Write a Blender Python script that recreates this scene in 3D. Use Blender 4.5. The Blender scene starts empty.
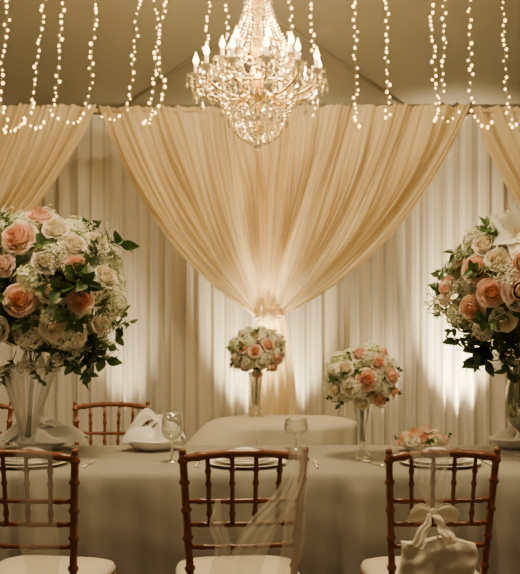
import bpy, math, random
from mathutils import Vector, Matrix, Quaternion
random.seed(7)
PI=math.pi; TAU=2*PI
C=bpy.context.scene.collection
F=883.0; HZ=1.29
def P(px,py,D): return Vector(((px-260)*D/F, D, HZ-(py-335)*D/F))
def X(px,D): return (px-260)*D/F
# ---------------------------------------------------------------- mesh builder
class MB:
    def __init__(s): s.v=[]; s.f=[]; s.c=[]
    def add(s,vs,fs,col=None):
        n=len(s.v); s.v+= [tuple(a) for a in vs]
        s.f+=[tuple(i+n for i in f) for f in fs]
        if col is not None:
            s.c += list(col) if isinstance(col,list) else [col]*len(vs)
        return s
    def grid(s,fn,nu,nv,cfn=None,closeu=False):
        vs=[];cs=[];nn=nu if closeu else nu+1
        for j in range(nv+1):
            for i in range(nn):
                vs.append(fn(i/nu,j/nv))
                if cfn: cs.append(cfn(i/nu,j/nv))
        fs=[]
        for j in range(nv):
            for i in range(nu):
                a=j*nn+i; b=j*nn+(i+1)%nn
                fs.append((a,b,b+nn,a+nn))
        return s.add(vs,fs,cs if cfn else None)
    def tube(s,pts,r,n=8,col=None,cap=True):
        pts=[Vector(p) for p in pts]; m=len(pts)
        if not hasattr(r,'__len__'): r=[r]*m
        vs=[];fs=[]; prev=None
        for i,p in enumerate(pts):
            t=(pts[min(i+1,m-1)]-pts[max(i-1,0)])
            if t.length<1e-9: t=Vector((0,0,1))
            t.normalize()
            if prev is None:
                up=Vector((0,1,0)) if abs(t.y)<.9 else Vector((1,0,0))
                a=t.cross(up).normalized()
            else:
                a=prev-t*prev.dot(t)
                a.normalize()
            prev=a; b=t.cross(a)
            for k in range(n):
                q=TAU*k/n
                vs.append(p+(a*math.cos(q)+b*math.sin(q))*r[i])
        for i in range(m-1):
            for k in range(n):
                fs.append((i*n+k,i*n+(k+1)%n,(i+1)*n+(k+1)%n,(i+1)*n+k))
        if cap:
            fs.append(tuple(range(n))[::-1]); fs.append(tuple((m-1)*n+k for k in range(n)))
        return s.add(vs,fs,col)
    def lathe(s,prof,n=24,c=(0,0,0),col=None):
        vs=[];fs=[];m=len(prof)
        for (r,z) in prof:
            for k in range(n):
                q=TAU*k/n; vs.append((c[0]+r*math.cos(q),c[1]+r*math.sin(q),c[2]+z))
        for i in range(m-1):
            for k in range(n):
                fs.append((i*n+k,i*n+(k+1)%n,(i+1)*n+(k+1)%n,(i+1)*n+k))
        return s.add(vs,fs,col)
    def ball(s,c,r,n=8,m=5,col=None,sz=1):
        prof=[(r*math.sin(PI*j/m)+1e-5,-r*sz*math.cos(PI*j/m)) for j in range(m+1)]
        return s.lathe(prof,n,c,col)
    def octa(s,c,r,h=1,col=None):
        x,y,z=c
        return s.add([(x+r,y,z),(x,y+r,z),(x-r,y,z),(x,y-r,z),(x,y,z+r*h),(x,y,z-r*h)],
            [(0,1,4),(1,2,4),(2,3,4),(3,0,4),(1,0,5),(2,1,5),(3,2,5),(0,3,5)],col)
    def box(s,a,b):
        x0,y0,z0=a;x1,y1,z1=b
        return s.add([(x0,y0,z0),(x1,y0,z0),(x1,y1,z0),(x0,y1,z0),(x0,y0,z1),(x1,y0,z1),(x1,y1,z1),(x0,y1,z1)],
          [(0,3,2,1),(4,5,6,7),(0,1,5,4),(1,2,6,5),(2,3,7,6),(3,0,4,7)])
    def mesh(s,name,mat,smooth=True):
        me=bpy.data.meshes.new(name); me.from_pydata(s.v,[],s.f)
        if smooth: me.polygons.foreach_set('use_smooth',[True]*len(me.polygons))
        if s.c and len(s.c)==len(s.v):
            at=me.color_attributes.new('Col','FLOAT_COLOR','POINT')
            at.data.foreach_set('color',[x for c in s.c for x in (c[0],c[1],c[2],1)])
        me.materials.append(mat); me.update(); return me
    def build(s,name,mat,parent=None,smooth=True):
        return link(name,s.mesh(name,mat,smooth),parent)
def link(name,me,parent=None):
    o=bpy.data.objects.new(name,me); C.objects.link(o); o.parent=parent; return o
def tag(o,label,cat,group=None,kind=None):
    o['label']=label
    if cat: o['category']=cat
    if group: o['group']=group
    if kind: o['kind']=kind
    return o
def thing(name,label,cat,loc=(0,0,0),rz=0,group=None):
    o=bpy.data.objects.new(name,None); C.objects.link(o); o.empty_display_size=.05
    o.location=loc; o.rotation_euler=(0,0,rz); return tag(o,label,cat,group)
def dup(root,loc,rz=0,label=None,group=None):
    r=root.copy(); C.objects.link(r); r.location=loc; r.rotation_euler=(0,0,rz)
    if label: r['label']=label
    if group: r['group']=group
    for ch in list(root.children):
        c=ch.copy(); C.objects.link(c); c.parent=r
        for g in list(ch.children):
            d=g.copy(); C.objects.link(d); d.parent=c
    return r
def struct(o,label=None):
    o['kind']='structure'
    if label: o['label']=label
    return o
# ---------------------------------------------------------------- materials
def mat(name,col,rough=.5,metal=0,spec=.5,sheen=0,noise=None,bump=None,attr=False,emis=None,trans=0,translucent=0,alpha=None):
    m=bpy.data.materials.new(name); m.use_nodes=True; nt=m.node_tree; N=nt.nodes; L=nt.links
    b=N['Principled BSDF']; out=N['Material Output']
    b.inputs['Base Color'].default_value=(*col,1); b.inputs['Roughness'].default_value=rough
    b.inputs['Metallic'].default_value=metal; b.inputs['Specular IOR Level'].default_value=spec
    b.inputs['Sheen Weight'].default_value=sheen; b.inputs['Transmission Weight'].default_value=trans
    src=None
    tc=N.new('ShaderNodeTexCoord')
    if attr:
        a=N.new('ShaderNodeAttribute'); a.attribute_name='Col'; src=a.outputs['Color']
    if noise:
        sc,amt=noise
        n=N.new('ShaderNodeTexNoise'); n.inputs['Scale'].default_value=sc; n.inputs['Detail'].default_value=4
        L.new(tc.outputs['Object'],n.inputs['Vector'])
        r=N.new('ShaderNodeMapRange'); r.inputs['To Min'].default_value=1-amt; r.inputs['To Max'].default_value=1+amt
        L.new(n.outputs['Fac'],r.inputs['Value'])
        mx=N.new('ShaderNodeVectorMath'); mx.operation='SCALE'
        if src: L.new(src,mx.inputs[0])
        else: mx.inputs[0].default_value=col
        L.new(r.outputs[0],mx.inputs['Scale']); src=mx.outputs[0]
    if src: L.new(src,b.inputs['Base Color'])
    if bump:
        sc,st=bump
        n=N.new('ShaderNodeTexNoise'); n.inputs['Scale'].default_value=sc; n.inputs['Detail'].default_value=5
        L.new(tc.outputs['Object'],n.inputs['Vector'])
        bp=N.new('ShaderNodeBump'); bp.inputs['Strength'].default_value=st; bp.inputs['Distance'].default_value=.01
        L.new(n.outputs['Fac'],bp.inputs['Height']); L.new(bp.outputs[0],b.inputs['Normal'])
    if emis:
        b.inputs['Emission Color'].default_value=(*emis[0],1); b.inputs['Emission Strength'].default_value=emis[1]
    last=b.outputs[0]
    if translucent:
        t=N.new('ShaderNodeBsdfTranslucent'); t.inputs['Color'].default_value=(*col,1)
        if src: L.new(src,t.inputs['Color'])
        mx=N.new('ShaderNodeMixShader'); mx.inputs[0].default_value=translucent
        L.new(last,mx.inputs[1]); L.new(t.outputs[0],mx.inputs[2]); last=mx.outputs[0]
    if alpha is not None:
        t=N.new('ShaderNodeBsdfTransparent')
        mx=N.new('ShaderNodeMixShader'); mx.inputs[0].default_value=alpha
        L.new(t.outputs[0],mx.inputs[1]); L.new(last,mx.inputs[2]); last=mx.outputs[0]
    L.new(last,out.inputs[0])
    return m
def glassmat(name,tint=(1,1,1),base=.12,edge=.75,milk=.2):
    m=bpy.data.materials.new(name); m.use_nodes=True; nt=m.node_tree; N=nt.nodes; L=nt.links
    N.remove(N['Principled BSDF']); out=N['Material Output']
    t=N.new('ShaderNodeBsdfTransparent'); t.inputs['Color'].default_value=(*tint,1)
    g=N.new('ShaderNodeBsdfGlossy'); g.inputs['Roughness'].default_value=.05
    d=N.new('ShaderNodeBsdfTranslucent'); d.inputs['Color'].default_value=(.95,.93,.86,1)
    mg=N.new('ShaderNodeMixShader'); mg.inputs[0].default_value=milk
    L.new(g.outputs[0],mg.inputs[1]); L.new(d.outputs[0],mg.inputs[2])
    lw=N.new('ShaderNodeLayerWeight'); lw.inputs['Blend'].default_value=.35
    r=N.new('ShaderNodeMapRange'); r.inputs['To Min'].default_value=base; r.inputs['To Max'].default_value=edge
    L.new(lw.outputs['Facing'],r.inputs['Value'])
    mx=N.new('ShaderNodeMixShader'); L.new(r.outputs[0],mx.inputs[0])
    L.new(t.outputs[0],mx.inputs[1]); L.new(mg.outputs[0],mx.inputs[2]); L.new(mx.outputs[0],out.inputs[0])
    return m
def emat(name,col,st):
    m=bpy.data.materials.new(name); m.use_nodes=True; b=m.node_tree.nodes['Principled BSDF']
    b.inputs['Base Color'].default_value=(*col,1)
    b.inputs['Emission Color'].default_value=(*col,1); b.inputs['Emission Strength'].default_value=st; return m
M=dict(
 wood=mat('mahogany',(.185,.060,.026),.26,noise=(30,.35)),
 cushion=mat('cushion_ivory',(.66,.58,.44),.8,sheen=.2,bump=(60,.15)),
 swag=mat('swag_fabric',(.91,.79,.53),.5,sheen=.2,translucent=.38,noise=(3,.05)),
 sheer=mat('sheer_fabric',(.83,.80,.74),.8,translucent=.25,noise=(2,.06)),
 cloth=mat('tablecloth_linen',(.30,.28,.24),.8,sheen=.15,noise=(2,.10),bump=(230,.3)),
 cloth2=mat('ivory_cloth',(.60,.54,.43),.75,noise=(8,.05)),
 tent=mat('tent_fabric',(.31,.295,.25),.8,noise=(.9,.05),bump=(2.0,.3)),
 tentwall=mat('tent_wall',(.45,.40,.32),.9,noise=(2,.1)),
 beam=mat('tent_beam',(.24,.21,.16),.6,noise=(5,.1)),
 floor=mat('carpet',(.16,.12,.08),.95,noise=(20,.2),bump=(200,.3)),
 napkin=mat('napkin_linen',(.93,.90,.84),.8,sheen=.2,bump=(90,.15),noise=(9,.04)),
 china=mat('china',(.94,.92,.87),.35,noise=(4,.02)),
 charger=mat('charger_glaze',(.80,.76,.68),.5,noise=(6,.04)),
 silver=mat('silver',(.97,.95,.90),.35,metal=1,noise=(20,.05)),
 gold=mat('gilt',(.95,.72,.34),.22,metal=1,noise=(20,.08)),
 organza=mat('organza',(.97,.93,.82),.5,translucent=.5,alpha=.34,noise=(6,.04)),
 organzafaint=mat('organza_faint',(.97,.93,.82),.5,translucent=.5,alpha=.26,noise=(6,.04)),
 sheerbow=mat('satin_ribbon',(.86,.80,.67),.6,sheen=.3,translucent=.3,noise=(6,.06),bump=(70,.5)),
 satin=mat('matte_cotton',(.74,.68,.56),.9,bump=(18,.7),noise=(5,.06)),
 petal=mat('petal',(.9,.6,.4),.7,spec=.2,attr=True,translucent=.18,noise=(8,.05)),
 white=mat('white_floret',(.8,.76,.6),.65,attr=True,translucent=.12),
 leaf=mat('leaf',(.05,.11,.03),.45,attr=True,translucent=.15,noise=(12,.3)),
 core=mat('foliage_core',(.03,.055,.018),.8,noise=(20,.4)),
 stem=mat('stem_green',(.10,.18,.06),.5,noise=(20,.3)),
 glass=glassmat('clear_glass',base=.12,edge=1,milk=.30),
 glassstem=glassmat('solid_glass',base=.6,edge=1,milk=.55),
 glassdark=glassmat('thick_glass',(.55,.60,.42),.22,.85),
 water=glassmat('water',(.9,.94,.85),.10,.5,.4),
 crystal=mat('crystal',(1,.89,.60),.08,metal=.78,spec=1,noise=(60,.15),trans=0,emis=((1,.66,.24),.22)),  # faint warm emission painted in so the beads glow; crystal itself gives no light
 flame=emat('candle_bulb',(1,.65,.21),34),
 bulb=emat('fairy_bulb',(1,.60,.15),13),
 wire=mat('wire',(.5,.42,.28),.5,noise=(20,.1)),
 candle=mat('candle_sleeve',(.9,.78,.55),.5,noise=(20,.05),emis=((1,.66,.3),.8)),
 black=mat('black_metal',(.03,.03,.03),.4,noise=(20,.1)),
 lens=emat('uplight_lens',(1,.8,.5),8),
)
# ---------------------------------------------------------------- setting
struct(MB().box((-6,-3,-.05),(6,9,0)).build('floor',M['floor'],smooth=False),'dark carpeted tent floor')
struct(MB().box((-6,8.3,0),(6,8.35,3.1)).build('wall_back',M['tentwall'],smooth=False),'plain tent wall behind the drapes')
def ceilz(D): return 3.1+(8.3-D)*.4
m=MB()
def cf(u,v):
    x=-6+12*u; D=8.35-v*6.35
    w=.006*math.sin(x*2.6+D*.8)*min(1,v*8)
    return (x,D,ceilz(D)+w)
m.grid(cf,160,60); struct(m.build('ceiling',M['tent']),'sloping beige tent ceiling')
def ceilhit(px,py):
    k=(335-py)/F
    D=(3.1+3.32-HZ)/(k+.4); return Vector(((px-260)*D/F,D,HZ+k*D-.016))
i=0
for a,b in [((105,118),(262,8)),((425,118),(262,8)),((262,8),(262,-60))]:
    i+=1
    A=ceilhit(*a);B=ceilhit(*b)
    struct(MB().tube([A,A.lerp(B,.5),B],.015,8).build('trim_%d'%i,M['beam']),'tent seam rib under the ceiling')
# ---------------------------------------------------------------- drapes
def fold(s,f,seed=0):
    return math.sin(TAU*s*f+1.3*math.sin(s*f*1.7+seed)+seed)*(.7+.3*math.sin(s*f*2.3+seed*2))+.25*math.sin(TAU*s*f*2.3+seed)
DZ=7.0; ZT=3.07; ZK=1.435
def swag_panel(xa,xb,ta,tb,seed,y0,fr):
    def fn(u,v):
        x0=xa+(xb-xa)*u; x2=ta+(tb-ta)*u
        p1x=x0+(x2-x0)*.34; p1z=ZT-(ZT-ZK)*(.50+.22*min(1,abs(x0)/1.4))
        a=(1-v)**2;b=2*v*(1-v);c=v*v
        x=a*x0+b*p1x+c*x2; z=a*ZT+b*p1z+c*ZK
        uu=u+.018*math.sin(v*3.3+u*9+seed)+.008*math.sin(v*8+u*25)
        f=fold(uu,fr,seed)*.6+.45*math.sin(uu*TAU*fr*.37+seed*3)+.28*math.sin(uu*TAU*fr*2.1+seed+v*1.5)
        amp=.014+.085*math.sin(PI*min(1,v*1.15+.12))*.9
        amp*=.5+.9*math.sin(v*3+u*13+seed)**2
        if v>.85: amp=amp*(1-(v-.85)/.15*.4)
        yy=y0-amp*f-.10*math.sin(PI*v)*.6
        x+=.008*fold(u,fr,seed+1)*(1-v)*math.sin(PI*u)
        return (x,yy,z+.004*f*(1-v)+.03*(1-v)**8)
    return MB().grid(fn,460,50)
sw=thing('swag_curtain','wide cream swag gathered and tied in the middle above the small bouquet','curtain',(X(268,DZ),DZ,0),0,'tied swags along the backdrop')
swag_panel(-1.333,.30,-.095,.03,.3,0.0,17).build('swag_panel',M['swag'],sw)
swag_panel(-.28,1.59,-.03,.10,2.1,-.05,20).build('swag_panel',M['swag'],sw)
def tailf(u,v):
    w=.095+.13*(v**.7); x=(u*2-1)*w*(1+.08*math.sin(v*5)); f=fold(u,4,.8)+.4*math.sin(u*20+v*4)
    return (x+.03+.03*v,-.03-(.035+.045*v)*f,ZK+.02-(ZK-.01)*v)
MB().grid(tailf,120,30).build('drape_tail',M['swag'],sw)
m=MB()
def bandf(u,v):
    q=TAU*u; r=.090+.022*math.sin(PI*v)+.008*math.sin(v*20+3*math.sin(q))
    return (.01+r*math.cos(q),-.03+r*.75*math.sin(q),ZK-.050+.09*v+.014*math.cos(q*1+.6))
m.grid(bandf,40,20,closeu=True)
m.build('tie_band',M['swag'],sw)
def knotf(u,v):
    q=TAU*u; p=PI*v; r=1+.16*math.sin(q*4+p*2)
    return (.060*r*math.sin(p)*math.cos(q),-.112+.040*r*math.sin(p)*math.sin(q),ZK-.005+.055*r*math.cos(p))
MB().grid(knotf,48,20,closeu=True).build('knot',M['swag'],sw)
MB().tube([(-1.333,0,ZT),(1.59,0,ZT)],.015,8).build('curtain_rod',M['swag'],sw)
PER=2.94
dup(sw,(X(268,DZ)-PER,DZ,0),0,'cream swag sweeping down toward the left edge behind the large left bouquet')
dup(sw,(X(268,DZ)+PER,DZ,0),0,'cream swag sweeping down toward the right edge above the right bouquet')
def sheer(x0,x1,seed,label):
    t=thing('sheer_curtain',label,'curtain',((x0+x1)/2,7.75,0),0,'pleated backdrop curtains')
    hw=(x1-x0)/2
    def fn(u,v):
        x=-hw+2*hw*u; s=u*hw*2
        f=math.sin(TAU*s*7.4+.9*math.sin(s*3+seed))*(.75+.25*math.sin(s*7+seed))+.25*math.sin(TAU*s*17+seed)
        return (x+.008*math.sin(s*21+v*2),-.055*f*(.6+.4*v)+.01*math.sin(v*5+s*7),3.22-3.21*v)
    MB().grid(fn,int(hw*2*110),14).build('pleated_panel',M['sheer'],t)
    MB().tube([(-hw,0,3.2),(hw,0,3.2)],.012,8).build('curtain_rod',M['sheer'],t)
xm=X(268,7.75)
sheer(-4.6,xm-.01,0.4,'pleated pale backdrop curtain left of the tied swag')
sheer(xm+.01,4.6,1.9,'pleated pale backdrop curtain right of the tied swag')
# uplights
def spot(loc,tgt,power,ang,col=(1,.77,.42),r=.05,blend=1):
    l=bpy.data.lights.new('uplight_beam','SPOT'); l.energy=power; l.spot_size=math.radians(ang); l.spot_blend=blend; l.color=col; l.shadow_soft_size=r
    o=bpy.data.objects.new('uplight_beam',l); C.objects.link(o); o.location=loc
    o.rotation_euler=(Vector(tgt)-Vector(loc)).to_track_quat('-Z','Y').to_euler(); return o
ups=[(240,560,'below the left side of the tied swag'),(298,380,'just right of the swag tail'),(468,1500,'near the right bouquet'),(118,180,'behind the empty far chair'),(385,150,'behind the slim vase bouquet'),(-60,200,'beyond the left edge of the picture')]
proto=None
for px,pw,d in ups:
    x=X(px,7.33)
    if proto is None:
        proto=thing('uplight','','light',(x,7.33,0),0,'floor uplights behind the drapes')
        MB().lathe([(.001,.0),(.06,.0),(.065,.01),(.065,.16),(.055,.16),(.055,.14)],20).build('housing',M['black'],proto)
        MB().lathe([(.001,.145),(.055,.145)],20).build('lens',M['lens'],proto); o=proto
    else: o=dup(proto,(x,7.33,0))
    o['label']='black floor uplight between the drapes '+d
    spot((x,7.33,.2),(x,7.70,1.15),pw,40)
dup(proto,(X(268,6.4),6.35,0),0,'black floor uplight in front of the swag tail')
for px,e in ((252,1300),(286,1300)):
    spot((X(px,7.35),7.33,.2),(X(268,7),7.0,1.62),e,16)
spot((X(268,6.4),6.35,.18),(X(268,7),6.98,1.36),620,30)
# ---------------------------------------------------------------- string lights
SD=6.3
strands=[
 [(12,-25),(6,30),(1,80),(3,112),(10,128),(22,124),(28,116)],
 [(46,-25),(41,30),(34,85),(30,112),(18,128),(6,132),(0,126)],
 [(66,-25),(60,40),(57,90),(50,116),(40,129),(30,124)],
 [(98,-25),(93,40),(89,95),(82,116),(70,124),(60,118)],
 [(140,-25),(135,45),(129,98),(120,118),(107,119),(101,112)],
 [(153,-25),(157,40),(152,100),(145,124),(136,118)],
 [(167,-25),(160,50),(163,88),(158,110),(148,125)],
 [(213,-25),(207,30),(205,70)],
 [(230,-25),(226,45)],
 [(289,-25),(291,60)],
 [(311,-25),(314,60),(313,118)],
 [(357,-25),(355,60),(357,128)],
 [(386,-25),(387,60),(388,120)],
 [(431,-25),(433,50),(436,95),(444,120),(456,118),(461,110)],
 [(446,-25),(443,60),(440,108),(433,121)],
 [(470,-25),(470,60),(474,112),(484,128),(494,122)],
 [(502,-25),(505,60),(508,108),(513,127),(523,119)]]
bulbme=MB().ball((0,0,0),.0080,8,6,sz=1.25).mesh('bulb',M['bulb'])
ords=['leftmost','second','third','fourth','fifth','sixth','seventh','eighth','ninth','tenth','eleventh','twelfth','thirteenth','fourteenth','fifteenth','sixteenth','seventeenth']
def smooth(pts,n=6):
    out=[]
    q=[pts[0]]+pts+[pts[-1]]
    for i in range(1,len(q)-2):
        for k in range(n):
            t=k/n; a,b,c,d=q[i-1],q[i],q[i+1],q[i+2]
            out.append(.5*((2*b)+(c-a)*t+(2*a-5*b+4*c-d)*t*t+(3*b-a-3*c+d)*t**3))
    out.append(pts[-1]); return out
def resample(pts,step,rnd):
    out=[]; tot=0; nxt=step
    for a,b in zip(pts,pts[1:]):
        L=(b-a).length
        while nxt<=tot+L:
            out.append(a.lerp(b,(nxt-tot)/L)); nxt+=step*rnd.uniform(.55,1.45)
        tot+=L
    return out
for k,s in enumerate(strands):
    d=SD+.12*math.sin(k*2.1); rnd=random.Random(k)
    w=[P(a,b,d) for a,b in s]; top=w[0].copy(); top.z=ceilz(d)-.0; w[0]=top
    w=smooth(w)
    nm='leftmost' if k==0 else ('rightmost' if k==len(strands)-1 else ords[k]+' from the left')
    t=thing('string_light','strand of warm fairy bulbs hanging from the tent ceiling, %s'%nm,'string light',top,0,'fairy light strands above the drapes')
    MB().tube([p-top for p in w],.0014,5).build('wire',M['wire'],t)
    for q,p in enumerate(resample(w,.043,rnd)):
        o=link('bulb',bulbme,t); o.location=p-top+Vector((rnd.uniform(-.018,.018),rnd.uniform(-.01,.01),0))
        sc=rnd.uniform(.6,1.3); o.scale=(sc,sc,sc)
# ---------------------------------------------------------------- chandelier
CD=5.2; cx=X(258,CD)
zt=ceilz(CD)
ch=thing('chandelier','large crystal chandelier with lit candle bulbs and beaded strands hanging from ceiling','chandelier',(cx,CD,zt))
def Z(z): return z-zt
MB().lathe([(.001,.02),(.07,.02),(.065,-.025),(.02,-.05),(.001,-.055)],20).build('ceiling_rose',M['gold'],ch)
m=MB()
zz=zt-.05; q=0
while zz>3.42:
    pts=[]
    for a in range(13):
        an=TAU*a/12; r=.012
        v=Vector((r*math.cos(an),0,.022*math.sin(an)))
        if q%2: v=Vector((0,v.x,v.z))
        pts.append(v+Vector((0,0,Z(zz)-.02)))
    m.tube(pts,.0035,5,cap=False); zz-=.034; q+=1
m.build('chain',M['gold'],ch)
col=[(.001,3.44),(.012,3.43),(.02,3.40),(.05,3.38),(.055,3.36),(.02,3.34),(.015,3.28),(.035,3.24),(.04,3.2),(.018,3.15),(.015,3.05),(.03,3.0),(.045,2.95),(.03,2.9),(.02,2.85),(.05,2.8),(.06,2.76),(.05,2.7),(.02,2.66),(.015,2.55),(.03,2.5),(.012,2.45),(.001,2.44)]
MB().lathe([(r,Z(z)) for r,z in col],16).build('centre_column',M['gold'],ch,False)
def ring(r,z,t): 
    return MB().tube([(r*math.cos(TAU*a/40),r*math.sin(TAU*a/40),Z(z)) for a in range(41)],t,6,cap=False)
ring(.175,2.98,.008).build('upper_ring',M['gold'],ch)
ring(.205,2.74,.009).build('lower_ring',M['gold'],ch)
ring(.07,3.37,.007).build('crown_ring',M['gold'],ch)
def bead_curve(fn,n,r,big=None,var=.45,seed=0):
    m=MB(); rnd=random.Random(seed)
    for i in range(n):
        p=fn((i+.5)/n); rr=r*(1+var*rnd.uniform(-1,1))
        m.octa(p,rr,1.25)
    if big is not None:
        p=fn(1); m.octa((p[0],p[1],p[2]-big*1.2),big,1.9)
    return m
n=22
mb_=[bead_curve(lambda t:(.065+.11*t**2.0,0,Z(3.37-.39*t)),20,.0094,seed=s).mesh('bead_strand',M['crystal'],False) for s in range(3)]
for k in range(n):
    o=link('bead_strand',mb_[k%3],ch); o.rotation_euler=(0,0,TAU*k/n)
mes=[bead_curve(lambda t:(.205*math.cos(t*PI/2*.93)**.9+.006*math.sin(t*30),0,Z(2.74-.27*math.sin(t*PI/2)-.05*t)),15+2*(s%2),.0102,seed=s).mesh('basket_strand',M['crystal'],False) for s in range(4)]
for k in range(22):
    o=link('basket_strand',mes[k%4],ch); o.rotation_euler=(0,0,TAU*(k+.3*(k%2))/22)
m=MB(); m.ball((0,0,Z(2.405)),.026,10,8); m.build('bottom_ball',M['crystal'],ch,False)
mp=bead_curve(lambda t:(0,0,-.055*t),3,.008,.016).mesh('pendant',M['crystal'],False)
for k in range(20):
    a=TAU*(k+.5)/20; o=link('pendant',mp,ch); o.location=(.225*math.cos(a),.225*math.sin(a),Z(2.735))
for k in range(14):
    a=TAU*(k+.5)/14; o=link('pendant',mp,ch); o.location=(.17*math.cos(a),.17*math.sin(a),Z(2.61))
for k in range(16):
    a=TAU*(k+.5)/16; o=link('pendant',mp,ch); o.location=(.18*math.cos(a),.18*math.sin(a),Z(2.975))
def armset(n,r,z,zs,r0,ph):
    pts=smooth([Vector((.03,0,Z(zs))),Vector((r*.35,0,Z(zs-.07))),Vector((r*.75,0,Z(zs-.05))),Vector((r*.98,0,Z(z-.05))),Vector((r,0,Z(z)))],5)
    am=MB().tube(pts,[.0062+.003*(i%4==0) for i in range(len(pts))],8)
    am=am.mesh('arm',M['gold'])
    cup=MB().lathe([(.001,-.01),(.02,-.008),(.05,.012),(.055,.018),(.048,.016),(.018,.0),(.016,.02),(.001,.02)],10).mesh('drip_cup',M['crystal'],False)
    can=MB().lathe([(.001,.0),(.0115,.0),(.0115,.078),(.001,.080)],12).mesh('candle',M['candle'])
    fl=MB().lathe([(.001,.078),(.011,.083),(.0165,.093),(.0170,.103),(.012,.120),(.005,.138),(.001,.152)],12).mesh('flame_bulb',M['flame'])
    pd=MB()
    pd.tube([(0,0,-.01),(0,0,-.135)],.0012,4)
    for j in range(6):
        a=TAU*j/6; x=.052*math.cos(a); y=.052*math.sin(a)
        pd.tube([(x,y,.012),(x,y,-.05)],.001,4)
        pd.octa((x,y,.004),.007,1.2); pd.octa((x,y,-.012),.006,1.2); pd.octa((x,y,-.042),.0125,2.0)
    for j in range(3): pd.octa((0,0,-.025-.028*j),.010,1.3)
    pd.octa((0,0,-.125),.017,2.1)
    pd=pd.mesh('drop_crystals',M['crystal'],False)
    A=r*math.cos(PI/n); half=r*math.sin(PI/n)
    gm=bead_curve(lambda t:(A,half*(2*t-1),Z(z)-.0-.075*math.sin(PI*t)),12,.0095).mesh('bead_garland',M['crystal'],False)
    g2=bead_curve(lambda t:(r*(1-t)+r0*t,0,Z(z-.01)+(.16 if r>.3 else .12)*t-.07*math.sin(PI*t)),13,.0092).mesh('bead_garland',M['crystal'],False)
    for k in range(n):
        a=TAU*k/n+ph
        o=link('arm',am,ch); o.rotation_euler=(0,0,a)
        loc=Vector((r*math.cos(a),r*math.sin(a),Z(z)))
        for nm,mm in (('drip_cup',cup),('drop_crystals',pd),('candle',can)):
            q=link(nm,mm,ch); q.location=loc
            if nm=='candle':
                f=link('flame_bulb',fl,q)
        o=link('bead_garland',gm,ch); o.rotation_euler=(0,0,a+PI/n)
        o=link('bead_garland',g2,ch); o.rotation_euler=(0,0,a)
armset(12,.365,2.79,2.74,.17,.13)
armset(7,.21,2.90,2.86,.1,.5)
def point(loc,e,r,col=(1,.66,.34)):
    l=bpy.data.lights.new('chandelier_or_fill','POINT'); l.energy=e; l.color=col; l.shadow_soft_size=r
    o=bpy.data.objects.new('chandelier_or_fill',l); C.objects.link(o); o.location=loc
point((cx,CD,3.0),145,.3,(1,.73,.37))
# ---------------------------------------------------------------- tables
def table(name,label,tlabel,c,hx,hy,cr,mt,seed,group,flare=0):
    t=thing(name,label,'table',(c[0],c[1],0))
    def rr(off,n=400):
        ax,ay=hx+off,hy+off; r=cr+off; sx,sy=ax-r,ay-r
        L=[2*sx,PI/2*r,2*sy,PI/2*r,2*sx,PI/2*r,2*sy,PI/2*r]; tot=sum(L); res=[]
        for i in range(n):
            s=i/n*tot; k=0
            while s>L[k]: s-=L[k]; k+=1
            if k==0: p=(-sx+s,-ay,0,-1)
            elif k==2: p=(ax,-sy+s,1,0)
            elif k==4: p=(sx-s,ay,0,1)
            elif k==6: p=(-ax,sy-s,-1,0)
            else:
                a=s/r; base=[None,-PI/2,None,0,None,PI/2,None,PI][k]; a+=base
                cxx,cyy={1:(sx,-sy),3:(sx,sy),5:(-sx,sy),7:(-sx,-sy)}[k]
                p=(cxx+r*math.cos(a),cyy+r*math.sin(a),math.cos(a),math.sin(a))
            res.append(p)
        return res,tot
    b=MB(); pr,_=rr(-.04,80)
    top=[(x,y,.745) for x,y,_,_ in pr]; bot=[(x,y,.725) for x,y,_,_ in pr]; N=80
    b.add(top+bot,[tuple(range(N)),tuple(range(2*N-1,N-1,-1))]+[(i,N+i,N+(i+1)%N,(i+1)%N) for i in range(N)])
    b.build('tabletop',M['wood'],t,False)
    for sx in (-1,1):
        for sy in (-1,1):
            x=sx*(hx-.12);y=sy*(hy-.12 if hy>.2 else hy*.5)
            MB().tube([(x,y,0),(x,y,.725)],.02,10).build('leg',M['black'],t)
    n=2000 if hx>1 else 420
    pr,tot=rr(0,n)
    if hx>1: rows=[(-.035,.7668),(-.018,.7655),(-.006,.7610),(.004,.752),(.010,.738)]
    else: rows=[(-.16,.7668),(-.12,.7655),(-.08,.762),(-.04,.756),(-.012,.749),(.010,.738)]
    rows+=[(None,.738-(.728)*(k/18)**1.15) for k in range(1,19)]
    vs=[];fs=[]
    F1=3.9 if hx>1 else 3.4; A1=.128 if hx>1 else .05
    for off,z in rows:
        for i,(x,y,nx,ny) in enumerate(pr):
            s=i/n*tot
            f=max(0,min(1,fold(s,round(F1*tot)/tot,seed)*.5+.42))
            if off is None:
                d=(.738-z)/.728
                cc=(.010+A1*min(.60,d**.38)*f*(.75+.25*math.sin(s*2.9+1))*(1 if y<0 else .6)+.004*d)
                cc+=.0024*math.sin(s*23+z*17)*math.sin(s*9-z*23)
                cc+=flare*max(0,-nx)**1.2*min(1,d/.22)**.8
            else: cc=off+.006*f*(off>0)
            vs.append((x+nx*cc,y+ny*cc,z))
    for j in range(len(rows)-1):
        for i in range(n):
            fs.append((j*n+i,(j+1)*n+i,(j+1)*n+(i+1)%n,j*n+(i+1)%n))
    fs.append(tuple(range(n)))
    o=MB().add(vs,fs).build('tablecloth',mt); o.location=(c[0],c[1],0)
    tag(o,tlabel,'tablecloth')
TZ=.767
table('banquet_table','long banquet table under a beige floor length cloth','beige linen tablecloth on the long banquet table in front',(0,3.80),1.75,.42,.08,M['cloth'],.5,None)
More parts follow.
